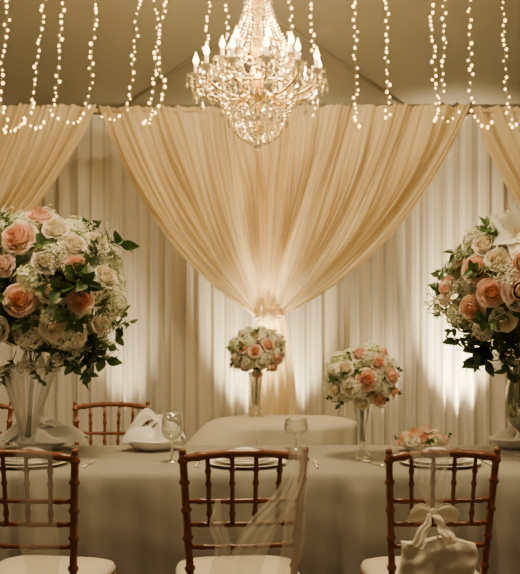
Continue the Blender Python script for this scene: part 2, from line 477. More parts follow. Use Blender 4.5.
table('small_table','small table before the backdrop under a pale cloth','pale ivory tablecloth on the small table before the backdrop',(X(283,5.6),5.6),.455,.30,.29,M['cloth2'],1.4,None,.17)
# ---------------------------------------------------------------- chairs
def turned(a,b,r,rings,rr=1.35,n=10):
    a=Vector(a);b=Vector(b);L=(b-a).length
    ts=[(0,r*.9),(1,r*.9)]
    for q in rings:
        e=.005/L
        ts+=[(q-2*e,r),(q-e,r*rr),(q,r*rr*1.05),(q+e,r*rr),(q+2*e,r)]
    ts.sort(); return [a.lerp(b,max(0,min(1,t))) for t,_ in ts],[x for _,x in ts]
def make_chair(label,loc,rz):
    t=thing('chiavari_chair',label,'chair',loc,rz,'mahogany banquet chairs')
    W=M['wood']; TP=.912
    def rear(s):
        low=Vector((s*.178,-.225,0)); mid=Vector((s*.166,-.19,.45)); top=Vector((s*.196,-.255,TP))
        p1,r1=turned(low,mid,.0128,[.15,.35,.6,.85]); p2,r2=turned(mid,top,.0128,[.18,.40,.60,.80,.95])
        return MB().tube(p1+p2[1:],r1+r2[1:],12)
    for s in (-1,1):
        b=rear(s); b.ball((s*.1965,-.2565,TP+.006),.0130,10,6); b.build('rear_leg',W,t)
        p,r=turned((s*.20,.175,0),(s*.195,.165,.43),.0120,[.15,.4,.65,.9]); MB().tube(p,r,12).build('leg',W,t)
    def bx(z):
        k=(z-.45)/(TP-.45); return .166+.03*k, -.19-.065*k
    def rail(z,r,bow,name):
        hw,y=bx(z); pts=[];rd=[]
        for i in range(25):
            u=-1+2*i/24
            pts.append((u*hw,y-.018*(1-u*u),z+bow*(1-u*u)))
            rd.append(r*(1.3 if i%6==3 else 1))
        MB().tube(pts,rd,10).build(name,W,t)
    rail(.895,.0128,.018,'top_rail'); rail(.757,.0085,.0,'back_rail'); rail(.680,.0085,0,'back_rail'); rail(.605,.0085,0,'back_rail')
    for u in (-.6,-.2,.2,.6):
        h1,y1=bx(.674);h2,y2=bx(.895)
        p,r=turned((u*h1,y1-.021*(1-u*u),.674),(u*h2,y2-.018*(1-u*u),.895+.018*(1-u*u)),.0076,[.18,.60,.78])
        MB().tube(p,r,8).build('spindle',W,t)
    b=MB()
    def sup(hx,hy,z,n=48,e=5):
        res=[]
        for i in range(n):
            a=TAU*i/n; c,s=math.cos(a),math.sin(a)
            res.append((hx*math.copysign(abs(c)**(2/e),c)*(1+.05*(s if s>0 else 0)),hy*math.copysign(abs(s)**(2/e),s),z))
        return res
    def loft(b,ls):
        n=len(ls[0]); vs=[p for l in ls for p in l]
        fs=[(j*n+i,j*n+(i+1)%n,(j+1)*n+(i+1)%n,(j+1)*n+i) for j in range(len(ls)-1) for i in range(n)]
        fs+=[tuple(range(n))[::-1],tuple((len(ls)-1)*n+i for i in range(n))]
        b.add(vs,fs)
    loft(b,[sup(.195,.182,.402),sup(.205,.19,.407),sup(.205,.19,.425),sup(.197,.182,.429)]); b.build('seat_frame',W,t)
    b=MB(); loft(b,[sup(.200,.183,.429),sup(.213,.19,.439),sup(.216,.192,.452),sup(.208,.186,.468),sup(.17,.16,.479),sup(.09,.09,.483)]); b.build('cushion',M['cushion'],t)
    for z in (.16,.28):
        for s in (-1,1):
            k=z/.45
            MB().tube([(s*(.178-.012*k),-.225+.035*k,z),(s*(.20-.005*k),.175-.01*k,z)],.008,8).build('stretcher',W,t)
        MB().tube([(-.197,.170,z+.03),(.197,.170,z+.03)],.008,8).build('stretcher',W,t)
    MB().tube([(-.173,-.21,.22),(.173,-.21,.22)],.008,8).build('stretcher',W,t)
    return t
yb=.255
def cpos(px,D,th): # origin so the back's centre stands at px, D
    return (X(px,D)-yb*math.sin(th),D+yb*math.cos(th),0)
c1=make_chair('dark red-brown wooden chair nearest the middle, with a loose sheer ribbon',cpos(244,2.83,.10),.10)
c0=dup(c1,cpos(16,2.83,-.13),-.13,'dark red-brown wooden chair at the left edge in front of the big vase')
TR=.08
cr=dup(c1,cpos(443,2.83,TR),TR,'dark red-brown wooden chair at right with a tied bow on its back')
cr.scale=(.90,1,1)
f1=dup(c1,(X(110,4.74),4.79-yb,0),PI,'far side wooden chair facing the camera beside the large left bouquet')
f2=dup(c1,(X(-26,4.74),4.79-yb,0),PI+.05,'far side wooden chair cut by the left edge behind the glass vase')
# ---------------------------------------------------------------- sashes
def strip(path,widths,D,nw=14,amp=.008,seed=0,lean=0,fq=2.2):
    pts=smooth([P(a,b,D+lean*i) for i,(a,b) in enumerate(path)],10); n=len(pts)
    def fn(u,v):
        i=v*(n-1); a=int(min(n-2,i)); f=i-a; p=pts[a].lerp(pts[a+1],f)
        t=(pts[a+1]-pts[a]).normalized(); s=Vector((t.z,0,-t.x)) if t.z<0 else Vector((-t.z,0,t.x))
        kk=v*(len(widths)-1); ii=int(min(len(widths)-2,kk)); w=widths[ii]*(1-kk+ii)+widths[ii+1]*(kk-ii)
        w*=D/F*(1+.08*math.sin(v*11+seed))
        return p+s*((u-.5)*w+.003*math.sin(v*13+seed))+Vector((0,amp*math.sin(TAU*u*fq+seed+1.2*math.sin(v*5+seed))+.004*math.sin(v*12+u*4),0))
    return MB().grid(fn,nw*3,60)
def sash(label,parts,loc):
    t=thing('chair_sash',label,'sash',loc,0,'sheer chair sashes')
    for nm,mb in parts:
        mb.v=[tuple(Vector(v)-Vector(loc)) for v in mb.v]
        mb.build(nm,M['organza'],t)
    return t
l=P(285,450,2.78)
sash('sheer organza ribbon falling loosely down the back of the middle chair',[
 ('veil_panel',strip([(298,443),(296,468),(284,498),(262,530),(246,560),(236,605)],[10,18,24,28,32,40],2.768,seed=.4,amp=.008,fq=1.9)),
 ('tail',strip([(303,446),(301,480),(294,525),(286,590)],[8,16,20,24],2.782,seed=1.4,amp=.007,fq=1.5)),
 ('tail',strip([(218,500),(216,520),(222,545),(216,590)],[4,12,16,20],2.768,seed=2.4,amp=.006,fq=1.4))],l)
l=P(36,450,2.78)
s2=sash('sheer organza strip hanging down the back of the left edge chair',[
 ('veil_panel',strip([(35,446),(35,480),(37,520),(41,560),(43,580)],[32,36,38,36,34],2.776,seed=.9,amp=.006))],l)
for o in s2.children: o.data.materials[0]=M['organzafaint']
l=P(433,515,2.78)
BD=2.765
def bowloop(sx):
    c=P(433,513,BD)
    def fn(u,v):
        q=TAU*u
        r=.005+.022*math.sin(PI*min(1,v*.80+.02))**.9
        if v>.97: r*=.5
        pl=1+.15*math.sin(q*5+sx)*(1-v)
        return c+Vector((sx*(.003+.076*v)+.004*math.sin(q)*v,-.003+.004*math.cos(q)*math.sin(PI*v)+.003*math.sin(q*4)*(1-v),.012*math.sin(PI*v*.6)-.026*v*v+r*pl*math.sin(q)))
    return MB().grid(fn,40,20,closeu=True)
kn=MB(); k=P(433,513,BD-.008)
def knf(u,v):
    q=TAU*u; p=PI*v
    return k+Vector((.011*math.sin(p)*math.cos(q)*(1+.15*math.sin(q*3)),.008*math.sin(p)*math.sin(q),.016*math.cos(p)))
kn.grid(knf,24,12,closeu=True)
bc=P(437,540,BD-.02)
def bundle(u,v):
    q=TAU*u; c,s=math.cos(q),math.sin(q); e=.32
    h=.19
    vv=max(0,(v-.05)/.95)
    prof=(1 if v>.05 else .6+.4*(v/.05))
    if v==0: prof=.02
    w=.118*prof*(1-.03*(1-vv)**3+.02*math.sin(vv*8)); th=.026*(.5+.5*min(1,v*5))
    x=w*math.copysign(abs(c)**e,c); y=th*math.copysign(abs(s)**.7,s)
    g=math.sin(x*75+math.sin(vv*4)*2)+.6*math.sin(x*40-vv*11)+.5*math.sin(vv*22+x*30)
    y+=.0060*g*(.35+.65*(1-vv))
    z=-h*vv+.008*math.sin(x*34+.8)*(1-vv)+.006*math.cos(x*14)*(1-vv)
    return bc+Vector((x+.006*math.sin(vv*8),y-.008,z))
s3=sash('ivory sash with ribbon bow and squarish cream cloth below on right chair',[
 ('veil_panel',strip([(431,446),(432,466),(433,490),(433,512)],[40,34,24,10],2.782,seed=.2,amp=.006)),
 ('bow_loop',bowloop(-1)),('bow_loop',bowloop(1)),('knot',kn),
 ('tail',strip([(431,514),(425,528),(416,547)],[5,10,14],BD-.028,seed=.2,amp=.002,lean=-.02)),
 ('tail',strip([(435,514),(443,528),(453,545)],[5,10,14],BD-.028,seed=1.2,amp=.002,lean=-.02)),
 ('cloth_bundle',MB().grid(bundle,160,60,closeu=True))],l)
for o in s3.children:
    if o.name.startswith('cloth'): o.data.materials[0]=M['satin']
    elif not o.name.startswith('veil'): o.data.materials[0]=M['sheerbow']
# ---------------------------------------------------------------- flowers
def rose_mesh(cin,cout,seed):
    rnd=random.Random(seed); b=MB()
    layers=[(3,.10,.44,1.7,0,.0),(4,.20,.42,1.25,.05,.15),(5,.34,.36,1.0,.15,.35),(5,.48,.27,.95,.35,.6),(6,.62,.16,.82,.75,.85),(7,.74,.02,.72,1.15,1.0)]
    ph=0
    for li,(n,Rt,zt_,w,op,cm) in enumerate(layers):
        ph+=.9
        for k in range(n):
            a0=TAU*k/n+ph+rnd.uniform(-.12,.12); R2=Rt*rnd.uniform(.94,1.08); z2=zt_+rnd.uniform(-.03,.03); tl=rnd.uniform(-.05,.05)
            def fn(u,v,a0=a0,Rt=R2,w=w,ztop=z2,op=op,tl=tl):
                s=2*u-1; vv=v*(1-.20*s**4-.06*s*s)
                ang=a0+s*w*(.5+.5*math.sin(PI*min(1,v*.7+.12)))
                r=Rt*(.45+.55*math.sin(PI*min(1,.06+.62*vv)))*(1+.30*op*vv**3)+s*.05*(1-op*.5)
                z=-.5+(ztop+.5)*vv**.8-.26*op*vv**5+tl*s*vv-.05*op*math.cos(s*3)*vv
                return (r*math.cos(ang),r*math.sin(ang),z)
            def cf2(u,v,cm=cm):
                k_=min(1,cm*.8+.2*v)
                return tuple(cin[i]*(1-k_)+cout[i]*k_ for i in range(3))
            b.grid(fn,7,7,cf2)
    b.ball((0,0,-.12),.32,8,6,tuple(.85*c for c in cin))
    return b.mesh('rose',M['petal'])
peach=[rose_mesh((.95,.52,.34),(.98,.76,.60),s) for s in (1,2)]
cream=[rose_mesh((.95,.82,.58),(.98,.93,.80),s) for s in (3,4)]
blush=[rose_mesh((.95,.64,.50),(.98,.84,.74),s) for s in (5,)]
def hyd_mesh(seed,base=(.88,.86,.70)):
    rnd=random.Random(seed); b=MB(); n=110
    for k in range(n):
        z=1-1.75*(k+.5)/n; r=math.sqrt(max(0,1-z*z)); a=k*2.39996
        d=Vector((r*math.cos(a),r*math.sin(a),z)); rr=.88+rnd.uniform(-.16,.16)
        q=(d+Vector((rnd.uniform(-.25,.25),rnd.uniform(-.25,.25),0))).to_track_quat('Z','Y'); tw=rnd.uniform(0,PI/2); s=rnd.uniform(.18,.25)
        f=rnd.uniform(.82,1.06); c=(base[0]*f,base[1]*f,base[2]*f*rnd.uniform(.85,1.05))
        for p in range(4):
            an=tw+p*PI/2
            loc=[(0,0,-.03),(s*.62*math.cos(an-.68),s*.62*math.sin(an-.68),.015),(s*1.0*math.cos(an-.35),s*1.0*math.sin(an-.35),.035),(s*1.02*math.cos(an+.35),s*1.02*math.sin(an+.35),.02),(s*.62*math.cos(an+.68),s*.62*math.sin(an+.68),.015)]
            b.add([q@Vector(l)+d*rr for l in loc],[(0,1,2,3,4)],c)
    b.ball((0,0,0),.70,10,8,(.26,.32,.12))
    return b.mesh('hydrangea',M['white'],False)
hyds=[hyd_mesh(1),hyd_mesh(2,(.80,.84,.58)),hyd_mesh(3,(.92,.89,.76))]
def leafblade(b,base,dirv,nrm,L,W,col,fold_=.15):
    dirv=dirv.normalized(); side=dirv.cross(nrm).normalized(); nrm=side.cross(dirv)
    vs=[];fs=[];n=6
    for i in range(n+1):
        t=i/n; w=W*math.sin(PI*t**.8)**.9*(1-.2*t) if 0<t<1 else 0.0005
        c=base+dirv*L*t-nrm*L*.25*t*t
        vs+=[c-side*w+nrm*w*fold_*2,c,c+side*w+nrm*w*fold_*2]
    for i in range(n):
        for j in range(2): fs.append((i*3+j,i*3+j+1,i*3+j+4,i*3+j+3))
    b.add(vs,fs,col)
def spray_mesh(seed,nleaf,droop,lw,cols,Ls=.34):
    rnd=random.Random(seed); b=MB(); pts=[]
    bd=rnd.uniform(-.2,.2)
    for i in range(9):
        t=i/8; pts.append(Vector((bd*t*t+.0,droop*t*t,t-.15*droop*t*t)))
    b.tube(pts,[.014*(1-.6*i/8) for i in range(9)],5,(.10,.14,.05))
    for k in range(nleaf):
        t=.25+.75*(k+.5)/nleaf; i=min(7,int(t*8)); p=pts[i].lerp(pts[i+1],t*8-i)
        a=k*2.4+rnd.uniform(-.4,.4); d=Vector((math.cos(a),math.sin(a),.75+rnd.uniform(-.3,.4)))
        c=rnd.choice(cols); leafblade(b,p,d,Vector((0,0,1))+Vector((rnd.uniform(-.5,.5),rnd.uniform(-.5,.5),0)),Ls*rnd.uniform(.8,1.15),lw*rnd.uniform(.8,1.1),c)
    leafblade(b,pts[-1],pts[-1]-pts[-2],Vector((1,0,0)),Ls,lw,cols[0])
    return b.mesh('leaf_spray',M['leaf'])
G=[(.07,.13,.03),(.045,.10,.022),(.10,.17,.045),(.14,.21,.065)]
sprays=[spray_mesh(1,12,.25,.12,G,.4),spray_mesh(2,12,.5,.15,G[:2],.48),spray_mesh(3,20,.5,.07,[(.15,.20,.09),(.11,.16,.06)],.24)]
def breath_mesh(seed):
    rnd=random.Random(seed); b=MB()
    for k in range(8):
        a=TAU*k/8+rnd.uniform(-.3,.3); tl=Vector((.4*math.cos(a)*rnd.uniform(.3,1),.4*math.sin(a)*rnd.uniform(.3,1),1-rnd.uniform(0,.35)))
        m0=Vector((0,0,.35))
        b.tube([Vector((0,0,0)),m0.lerp(tl,.3),tl],.008,4,(.2,.28,.10))
        for j in range(14):
            p=m0.lerp(tl,rnd.uniform(.4,1.05))+Vector((rnd.uniform(-.12,.12),rnd.uniform(-.12,.12),rnd.uniform(-.08,.1)))
            b.octa(p,rnd.uniform(.024,.045),.8,rnd.choice([(.90,.88,.72),(.82,.84,.58),(.92,.90,.76)]))
    return b.mesh('filler_spray',M['white'],False)
breaths=[breath_mesh(1),breath_mesh(2)]
lb=MB()
for k in range(6):
    a=TAU*k/6+.2*(k%2); d=Vector((math.cos(a),math.sin(a),1.0 if k%2 else .7)); 
    n_=Vector((-math.cos(a),-math.sin(a),.8))
    leafblade(lb,Vector((0,0,-.35)),d,n_,1.25,.36,(.90,.88,.74) if k%2 else (.94,.92,.80),.2)
for k in range(5):
    a=TAU*k/5; lb.tube([(0,0,-.2),(.12*math.cos(a),.12*math.sin(a),.45)],.02,5,(.8,.6,.2))
lily=lb.mesh('lily',M['white'])
def place(me,name,par,pos,d,sc,roll=None):
    o=link(name,me,par); o.location=pos
    q=Vector(d).to_track_quat('Z','Y')@Quaternion((0,0,1),random.uniform(0,TAU) if roll is None else roll)
    o.rotation_mode='QUATERNION'; o.rotation_quaternion=q; o.scale=(sc,sc,sc); return o
def arrangement(label,c,R,roses,rs,base,nfill,nspray,hs=.27,squash=1.0,extra=None,group='rose and hydrangea bouquets',nb=8,low=-.75,randrose=.25,roseset=None,sprl=.36,nleaf=0):
    t=thing('flower_arrangement',label,'flowers',base,0,group)
    c=Vector(c); base=Vector(base); o0=c-base; k=F/c.y
    used=[]
    b=MB()
    def cfn(u,v):
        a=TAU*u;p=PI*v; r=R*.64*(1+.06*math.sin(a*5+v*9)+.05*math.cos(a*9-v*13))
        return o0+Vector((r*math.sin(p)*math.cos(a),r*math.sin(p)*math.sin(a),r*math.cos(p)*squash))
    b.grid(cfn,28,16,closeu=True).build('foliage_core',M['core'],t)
    b=MB()
    for i in range(7):
        a=i*2.4; r=.006+.004*(i%3)
        b.tube([Vector((r*math.cos(a),r*math.sin(a),.03)),Vector((r*.8*math.cos(a+2),r*.8*math.sin(a+2),o0.z*.5))+Vector((o0.x,o0.y,0))*.4,o0+Vector((R*.2*math.cos(a),R*.2*math.sin(a),-R*.35*squash))],.0026 if R>.25 else .0018,6)
    b.build('stems',M['stem'],t)
    for (dx,dy,ty,*s) in roses:
        sz=rs*(s[0] if s else 1)*1.04
        if ty=='l':
            pos=o0+Vector((dx/k,-R*.72,-dy/k)); place(lily,'lily',t,pos,Vector((-.15,-.9,.35)),sz,.4); used.append((pos-o0).normalized()); continue
        x=dx/k;z=-dy/k/squash; rr=R*.94; h=math.hypot(x,z)
        if h>rr*.98: x*=rr*.98/h; z*=rr*.98/h; h=rr*.98
        y=-math.sqrt(max(0,rr*rr-h*h)); d=Vector((x,y,z)); used.append(d.normalized())
        me={'p':random.choice(peach),'c':random.choice(cream),'b':blush[0]}[ty]
        place(me,'rose',t,o0+Vector((x,y,z*squash)),Vector((x+random.uniform(-.25,.25)*R,y*1.3,z+random.uniform(-.05,.4)*R)),sz)
    for i in range(nfill):
        z=1-(1-low)*(i+.5)/nfill; r=math.sqrt(max(0,1-z*z)); a=i*2.39996+.7
        d=Vector((r*math.cos(a),r*math.sin(a),z))
        mind=min([ (d-u).length for u in used]+[9])
        if mind<rs/R*.62: continue
        if random.random()<randrose and mind>rs/R*1.5:
            place(random.choice(roseset or cream+cream+peach[:1]+blush),'rose',t,o0+Vector((d.x,d.y,d.z*squash))*R*.88,d,rs*random.uniform(.75,.95)); used.append(d)
        else:
            place(random.choice(hyds),'hydrangea',t,o0+Vector((d.x,d.y,d.z*squash))*R*random.uniform(.66,.80),d,R*hs*random.uniform(.75,1.15))
    for i in range(nspray):
        z=.9-1.75*(i+.5)/nspray; r=math.sqrt(max(0,1-z*z)); a=i*2.39996*1.7+.3
        d=Vector((r*math.cos(a),r*math.sin(a),z))
        place(random.choice(sprays[:2] if z>-.3 else sprays),'leaf_spray',t,o0+Vector((d.x,d.y,d.z*squash))*R*.64,d+Vector((0,0,-.1)),R*sprl*random.uniform(.8,1.15))
    for i in range(nb):
        z=.85-1.6*(i+.5)/nb; r=math.sqrt(max(0,1-z*z)); a=i*2.39996*2.3+1.1
        d=Vector((r*math.cos(a),r*math.sin(a),z))
        place(random.choice(breaths),'filler_spray',t,o0+Vector((d.x,d.y,d.z*squash))*R*.70,d,R*.38*random.uniform(.85,1.1))
    if extra: extra(t,o0,R,k)
    return t
# --- left big
DL=3.82
c=P(40,291,DL); vb=Vector((X(28,DL),DL,TZ))
def exL(t,o0,R,k):
    for dx,dy,s,w in [(48,58,.40,1),(60,46,.38,0),(32,70,.36,1),(20,68,.36,2),(-5,72,.40,2),(-22,74,.40,2),(66,58,.34,2),(56,62,.38,1),(36,-8,.34,0),(16,24,.32,1),(38,18,.32,0),(-16,30,.32,1),(14,-34,.32,0),(62,-30,.30,0),(-20,0,.32,0),(64,10,.30,0),(40,30,.32,1)]:
        v=Vector((dx/k,-.12 if abs(dx)+abs(dy)>70 else -.28,-dy/k)); place(sprays[w],'leaf_spray',t,o0+v*.8,v+Vector((0,0,-.12 if dy>0 else .1)),R*s)
    for dx,dy in [(-8,70),(8,68),(22,64),(76,12),(48,-58),(12,-70),(-25,-68),(40,60),(80,-2),(74,30),(30,66)]:
        v=Vector((dx/k,-.14,-dy/k)); place(breaths[0],'filler_spray',t,o0+v*.80,v,R*.31)
arrangement('very large bouquet of peach roses and white hydrangeas at the left edge',c,.385,
 [(-4,-48,'p',1.2),(10,-72,'p',.95),(50,-20,'p',.95),(2,12,'p',1.05),(54,12,'p',.92),(46,-42,'c',1.0),(64,-48,'c',1.0),(70,30,'c',.95),(-36,-36,'p',1.0),(28,-58,'c',.95),(74,-14,'c',.95),(-34,8,'c',1),(30,36,'c',.95),(-24,40,'c',.9),(24,-24,'c',.9),(48,46,'c',.85),(28,4,'c',.85)],
 .066,vb+Vector((0,0,.05)),80,30,hs=.195,extra=exL,nb=10,randrose=.22,sprl=.38)
def vase(name,label,loc,prof,inner,mt=None,group=None,ribs=0,water=None):
    t=thing(name,label,'vase',loc,0,group)
    def mk(pr,n=48,amp=ribs):
        b=MB(); 
        m=len(pr)
        def fn(u,v):
            i=v*(m-1);a=int(round(i)); r,z=pr[a]; q=TAU*u
            rr=r*(1+amp*math.sin(q*12)*(1 if z>.05 else 0)); return (rr*math.cos(q),rr*math.sin(q),z)
        return b.grid(fn,n if not amp else 96,m-1,closeu=True)
    mk(prof).build('body',mt or M['glass'],t)
    mk(inner).build('inner_wall',mt or M['glass'],t)
    r,z=prof[-1]
    MB().tube([((r-.002)*math.cos(TAU*a/48),(r-.002)*math.sin(TAU*a/48),z) for a in range(49)],.0025,6,cap=False).build('rim',M['glassdark'],t)
    return t
def trumpet(h,rt,rn,rf):
    p=[(.001,0),(rf,0),(rf,.006),(rf*.7,.014),(rn*1.1,.03),(rn,.045),(rn*1.6,.055),(rn,.066)]
    for i in range(1,15):
        t=i/14; p.append((rn+(rt-rn)*(t**1.1)*.88+(rt*.12)*t**8,.066+(h-.066)*t))
    inn=[(.001,.075)]+[(max(.002,r-.004),z+.008 if z<h*.9 else z) for r,z in p[8:]]
    return p,inn
p,i_=trumpet(.385,.132,.026,.070)
vase('glass_vase','tall clear trumpet glass vase at left holding the very large bouquet',vb,p,i_,group='clear glass flower vases',ribs=.035)
# --- right big
DR=3.80
c=P(514,288,DR); vb=Vector((X(536,DR),DR,TZ))
def exR(t,o0,R,k):
    for dx,dy,s,w in [(-58,42,.38,1),(-48,56,.40,1),(-34,62,.40,0),(-45,50,.38,2),(-20,68,.40,1),(-56,54,.36,1),(-10,72,.36,2),(-30,70,.38,1),(-40,62,.42,1),(-40,-10,.32,0),(-24,20,.32,1),(-60,-6,.32,0),(-66,34,.32,0)]:
        v=Vector((dx/k,-.10 if abs(dx)+abs(dy)>70 else -.25,-dy/k)); place(sprays[w],'leaf_spray',t,o0+v*.72,v+Vector((0,0,-.15 if dy>0 else .05)),R*s)
    for dx,dy in [(-48,-52),(-30,-60),(-12,-70),(-62,-28),(-66,30)]:
        v=Vector((dx/k,-.14,-dy/k)); place(breaths[1],'filler_spray',t,o0+v*.75,v,R*.34)
arrangement('large bouquet with pink roses and a white lily at the right edge',c,.345,
 [(-13,6,'b',1.3),(-39,7,'p',1.0),(-52,-16,'p',.98),(-73,0,'p',.88),(-54,22,'p',.92),(-12,-20,'p',.92),(-15,-48,'l',1.55),(-42,-40,'c',.9),(-34,-24,'c',.85),(6,32,'c',1.0),(-64,-30,'c',.8),(12,-14,'c',1),(-28,34,'c',.9)],
 .066,vb+Vector((0,0,.10)),54,30,hs=.18,extra=exR,nb=10,sprl=.37,randrose=.15)
p=[(.001,0),(.075,0),(.075,.008),(.05,.02),(.02,.035),(.018,.06),(.03,.075),(.07,.10),(.105,.14),(.125,.19),(.13,.24),(.122,.30),(.105,.36),(.10,.39),(.11,.41)]
inn=[(.001,.082)]+[(r-.006,z+.006 if z<.35 else z) for r,z in p[7:]]
vase('glass_vase','rounded thick glass urn at the right edge holding the rose and lily bouquet',vb,p,inn,mt=M['glassdark'],group='clear glass flower vases',ribs=.025)
# --- small on front table
DS=3.76
c=P(361,378,DS); vb=Vector((X(362,DS),DS,TZ))
def exS(t,o0,R,k):
    for dx,dy,s in [(-36,4,.35),(-30,18,.35),(36,14,.3),(34,-18,.3),(0,-34,.25),(-22,26,.35),(20,28,.3),(-8,-8,.3),(20,6,.3)]:
        v=Vector((dx/k,-.03 if abs(dx)+abs(dy)>30 else -.14,-dy/k)); q=random.random()<.5; place(breaths[0] if q else sprays[0],'filler_spray' if q else 'leaf_spray',t,o0+v*.75,v,R*s)
arrangement('round bouquet of salmon and cream roses in slim vase on the banquet table',c,.166,
 [(2,0,'p',1.2),(-4,-26,'b',1.0),(14,-17,'p',.9),(29,-4,'p',.95),(22,-27,'p',.85),(-14,8,'c',.95),(16,19,'p',.9),(-29,10,'c',.9),(-19,-12,'c',1.0),(33,13,'p',.8),(-3,24,'c',.95),(-32,-8,'c',.8)],
 .043,vb+Vector((0,0,.04)),44,14,hs=.24,extra=exS,nb=8,squash=.92,sprl=.34,randrose=.12)
p,i_=trumpet(.245,.045,.010,.045)
vase('glass_vase','slim clear glass vase holding the salmon rose bouquet on the banquet table',vb,p,i_,group='clear glass flower vases')
# --- small on back table
DB=5.66
c=P(257,352,DB); vb=Vector((X(256,DB),DB,TZ))
arrangement('small distant bouquet of peach roses below the tied swag',c,.190,
 [(-2,-2,'p',1),(12,-8,'p',1),(-14,-6,'p',1),(6,10,'c',1),(-10,12,'c',.9),(-2,-18,'c',1),(20,4,'p',.9),(-22,4,'c',.9),(16,14,'p',.8),(0,22,'p',.8),(14,-20,'c',.8),(-16,-20,'c',.8)],
 .048,vb+Vector((0,0,.04)),40,16,hs=.24,nb=6,squash=.9,sprl=.38)
p,i_=trumpet(.28,.046,.026,.05)
vase('glass_vase','small clear glass vase on the pale table below the tied swag',vb,p,i_,group='clear glass flower vases')
# --- low posy
DP=3.98
vb=Vector((X(423,DP),DP,TZ))
t=thing('flower_bowl','low white bowl holding the small posy near the right chair','bowl',vb)
MB().lathe([(.001,.0),(.05,.0),(.055,.004),(.075,.018),(.085,.03),(.08,.03),(.07,.02),(.05,.010),(.001,.008)],32).build('bowl_body',M['china'],t)
t=thing('flower_arrangement','low posy of peach and cream roses in bowl near the right chair','flowers',vb+Vector((0,0,.012)),0,'rose and hydrangea bouquets')
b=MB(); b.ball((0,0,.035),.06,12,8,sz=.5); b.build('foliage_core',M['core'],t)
for i,(dx,dy,z,me,s) in enumerate([(-.095,-.02,.042,peach[0],.042),(-.055,-.06,.050,cream[0],.044),(-.01,-.07,.055,peach[1],.046),(.035,-.06,.052,cream[1],.044),(.075,-.04,.048,peach[0],.042),(.10,0,.042,blush[0],.040),(-.04,-.01,.078,peach[0],.046),(.015,0,.088,blush[0],.046),(.065,.01,.070,cream[0],.044),(-.08,.03,.056,cream[1],.042),(0,.05,.068,peach[0],.042),(.045,.06,.056,cream[1],.040),(-.045,.06,.056,blush[0],.040)]):
    place(me,'rose',t,(dx,dy,z),(dx*7,dy*7,1),s)
for i in range(12):
    a=TAU*i/12; q=i%3!=0; place(hyds[i%3] if q else sprays[0],'hydrangea' if q else 'leaf_spray',t,(.075*math.cos(a),.075*math.sin(a),.030),(math.cos(a),math.sin(a),.35),.034 if q else .05)
# ---------------------------------------------------------------- tableware
charger=MB().lathe([(.001,.002),(.10,.002),(.105,.0),(.125,.002),(.160,.012),(.163,.014),(.160,.016),(.125,.007),(.10,.006),(.001,.006)],48).mesh('charger_plate',M['charger'])
plate=MB().lathe([(.001,.001),(.075,.0),(.08,.002),(.10,.008),(.132,.018),(.134,.020),(.130,.021),(.10,.012),(.08,.006),(.001,.005)],48)
def fork_mb():
    b=MB()
    b.tube([(0,-.09,.004),(0,-.05,.005),(0,0,.004),(0,.03,.006)],[.006,.005,.003,.0035],8)
    def hf(u,v): return ((u-.5)*(.010+.012*math.sin(PI*v*.5)),.03+.025*v,.006-.003*math.sin(PI*v))
    b.grid(hf,6,5)
    for k in range(4):
        x=-.0085+k*.00567
        b.tube([(x,.054,.006),(x,.08,.004),(x,.1,.007)],[.0019,.0018,.0009],6)
    return b
def knife_mb():
    b=MB(); b.tube([(0,-.11,.005),(0,-.06,.005),(0,0,.005)],[.006,.0055,.004],8)
    def bf(u,v): return (-.004+u*(.015*(1-v**4)+.002),.0+.115*v,.005-.001*u)
    b.grid(bf,3,12); return b
def napkin_mb(w,h,seed):
    # loose napkin: rumpled base with soft arched folds of cloth crossing over it
    rnd=random.Random(seed); b=MB(); ph=rnd.uniform(0,6)
    def fn(u,v):
        a=TAU*u; r=v
        crease=math.sin(a*5+ph+r*1.5)+.5*math.sin(a*9+ph*2)
        rad=w*(1+.18*math.sin(a*2+ph)+.09*crease*r)*r**.8
        z=h*.50*(1-r)**.7*(1+.10*crease*r*3)+.016*crease*math.sin(PI*r)+.014*(1+math.sin(a*3+ph))*math.sin(PI*r**2)*.6
        return (rad*math.cos(a),rad*math.sin(a)*.62,max(.0,z))
    b.grid(fn,96,26,closeu=True)
    for k,(xo,an,hh,wd,ln) in enumerate([(-.20,.5,1.0,.42,.75),(.22,-.35,.78,.40,.70),(-.55,.9,.52,.30,.5),(.55,.25,.50,.32,.5)]):
        def f2(u,v,k=k,xo=xo,an=an,hh=hh,wd=wd,ln=ln):
            s=2*u-1; t=2*v-1
            lx=t*w*ln; ly=s*w*wd*(.55+.45*abs(t))*.7
            z=h*hh*(1-abs(t)**1.7)*(1-.35*s*s)+.008*math.sin(s*6+t*4+k)+.004
            return (w*xo+lx*math.cos(an)-ly*math.sin(an),(lx*math.sin(an)+ly*math.cos(an))*.6-.01,max(0.0,z))
        b.grid(f2,18,22)
    return b
def flatnap_mb():
    b=MB()
    for k in range(3):
        z=.005*k
        def fn(u,v,z=z,k=k):
            s=2*u-1; return (s*(.095-.006*k)*(1-.20*(v))+.004*math.sin(v*6),-.065+.13*v,z+.006*math.sin(PI*u)+.012*v*math.sin(PI*u))
        b.grid(fn,14,10)
        def f3(u,v,k=k,z=z):
            s=2*u-1; return (s*(.095-.006*k),-.065-.003*math.sin(PI*v),z-.003+.003*v)
        b.grid(f3,14,2)
    return b
fm=fork_mb().mesh('fork',M['silver']); km=knife_mb().mesh('knife',M['silver'])
plm=plate.mesh('dinner_plate',M['china']); 
spm=MB().lathe([(r*.72,z*.9) for r,z in [(.001,.001),(.075,.0),(.08,.002),(.10,.008),(.132,.018),(.134,.020),(.130,.021),(.10,.012),(.08,.006),(.001,.005)]],40).mesh('salad_plate',M['china'])
nmf=flatnap_mb().mesh('folded_napkin',M['napkin'])
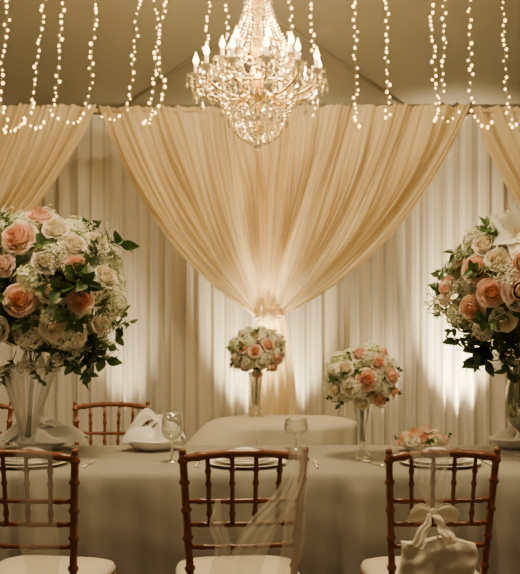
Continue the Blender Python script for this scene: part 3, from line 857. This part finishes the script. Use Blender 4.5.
rim=MB().tube([(.1335*math.cos(TAU*a/48),.1335*math.sin(TAU*a/48),.0205) for a in range(49)],.0012,5,cap=False).mesh('rim',M['silver'])
def setting(px,D,where,fdx=-.195,frz=0,kdx=.195):
    x=X(px,D)
    o=link('charger_plate',charger); o.location=(x,D,TZ); tag(o,'pale beige charger plate '+where,'plate','charger plates')
    t=thing('dinner_plate','white dinner plate with silver rim '+where,'plate',(x,D,TZ+.0065),0,'dinner plates')
    link('plate_body',plm,t); link('rim',rim,t)
    o=link('salad_plate',spm); o.location=(x,D,TZ+.0125); tag(o,'small white salad plate stacked '+where,'plate','salad plates')
    o=link('folded_napkin',nmf); o.location=(x,D,TZ+.0345); o.rotation_euler=(0,0,.1*math.sin(px)); tag(o,'folded ivory napkin resting '+where,'napkin','flat folded napkins')
    for nm,me,dx,cat in (('fork',fm,fdx,'fork'),('knife',km,kdx,'knife')):
        o=link(nm,me); o.location=(x+dx,D,TZ); o.rotation_euler=(0,0,frz if nm=='fork' else 0); tag(o,'silver %s laid beside the plates %s'%(nm,where),cat,'table %ss'%nm)
setting(246,3.565,'before the middle chair',-.195,0,.28)
setting(28,3.565,'before the left edge chair',-.195,0,.245)
setting(440,3.57,'before the right chair with bow',-.27,.35)
def far_setting(px,D,where,h,w,seed,bowl=True,rz=0,dxp=0):
    x=X(px,D)
    t=thing('shallow_bowl','white shallow bowl '+where,'bowl',(x,D,TZ),0,'white shallow bowls')
    MB().lathe([(.001,.0),(.06,.0),(.065,.003),(.10,.02),(.122,.044),(.125,.048),(.119,.047),(.095,.026),(.06,.008),(.001,.007)],40).build('bowl_body',M['china'],t)
    MB().tube([(.123*math.cos(TAU*a/48),.123*math.sin(TAU*a/48),.048) for a in range(49)],.0015,5,cap=False).build('rim',M['silver'],t)
    o=napkin_mb(w,h,seed).build('napkin',M['napkin']); o.location=(x+dxp,D,TZ+.042); o.rotation_euler=(0,0,rz)
    tag(o,'loosely draped ivory napkin heaped in the bowl '+where,'napkin','draped napkins')
far_setting(153,4.02,'beside the wine glass on the far side',.14,.14,2)
far_setting(42,4.04,'behind the left glass vase',.11,.20,5,rz=.2)
far_setting(516,4.08,'under the right edge urn',.05,.10,8,dxp=.0)
def wineglass(label,px,D,h,rb):
    t=thing('wine_glass',label,'glass',(X(px,D),D,TZ),0,'stemmed glasses')
    k=h
    b=[(.001,.001),(rb*.85,.001),(rb*.85,.004),(rb*.3,.008),(.006,.016),(.005,.40*k),(.008,.43*k)]
    bowl=[(.008,.43*k),(rb*.55,.47*k),(rb*.88,.56*k),(rb,.68*k),(rb*.97,.82*k),(rb*.86,1.0*k)]
    MB().lathe(b,32).build('stem',M['glassstem'],t)
    MB().lathe(bowl+[(r-.0015,z) for r,z in bowl[::-1]],40).build('glass_bowl',M['glass'],t)
    MB().tube([((rb*.86-.0007)*math.cos(TAU*a/40),(rb*.86-.0007)*math.sin(TAU*a/40),k) for a in range(41)],.0010,5,cap=False).build('rim',M['silver'],t)
    MB().tube([((rb*.85)*math.cos(TAU*a/40),(rb*.85)*math.sin(TAU*a/40),.003) for a in range(41)],.0016,5,cap=False).build('foot_rim',M['silver'],t)
    MB().lathe([(.002,.445*k),(rb*.5,.475*k),(rb*.84,.56*k),(rb*.93,.62*k),(.001,.62*k)],32).build('water',M['water'],t)
wineglass('clear wine glass beside the white bowl and draped napkin',172,3.64,.20,.044)
wineglass('short wide clear glass between the middle chair and the slim vase',296,4.06,.14,.056)
# ---------------------------------------------------------------- world + added fill lights + camera
w=bpy.data.worlds.new('World'); bpy.context.scene.world=w; w.use_nodes=True
bg=w.node_tree.nodes['Background']; bg.inputs[0].default_value=(1,.71,.39,1); bg.inputs[1].default_value=.11
point((-1.9,2.6,3.3),100,.2,(1,.74,.39)); point((1.9,2.3,3.3),96,.2,(1,.74,.39))  # unseen side lights added as fill for table and flowers
l=bpy.data.lights.new('overhead_fill','AREA'); l.energy=135; l.size=.7; l.color=(1,.74,.39)  # unseen area light added above to brighten the table tops
o=bpy.data.objects.new('overhead_fill',l); C.objects.link(o); o.location=(0,3.1,4.4); o.rotation_euler=(math.radians(10),0,0)
cam=bpy.data.cameras.new('Camera'); co=bpy.data.objects.new('Camera',cam); C.objects.link(co)
co.location=(0,0,HZ); co.rotation_euler=(PI/2,0,0)
cam.sensor_fit='AUTO'; cam.sensor_width=36; cam.lens=F/574*36; cam.shift_y=48/574
cam.dof.use_dof=True; cam.dof.focus_distance=3.5; cam.dof.aperture_fstop=4.5
bpy.context.scene.camera=co
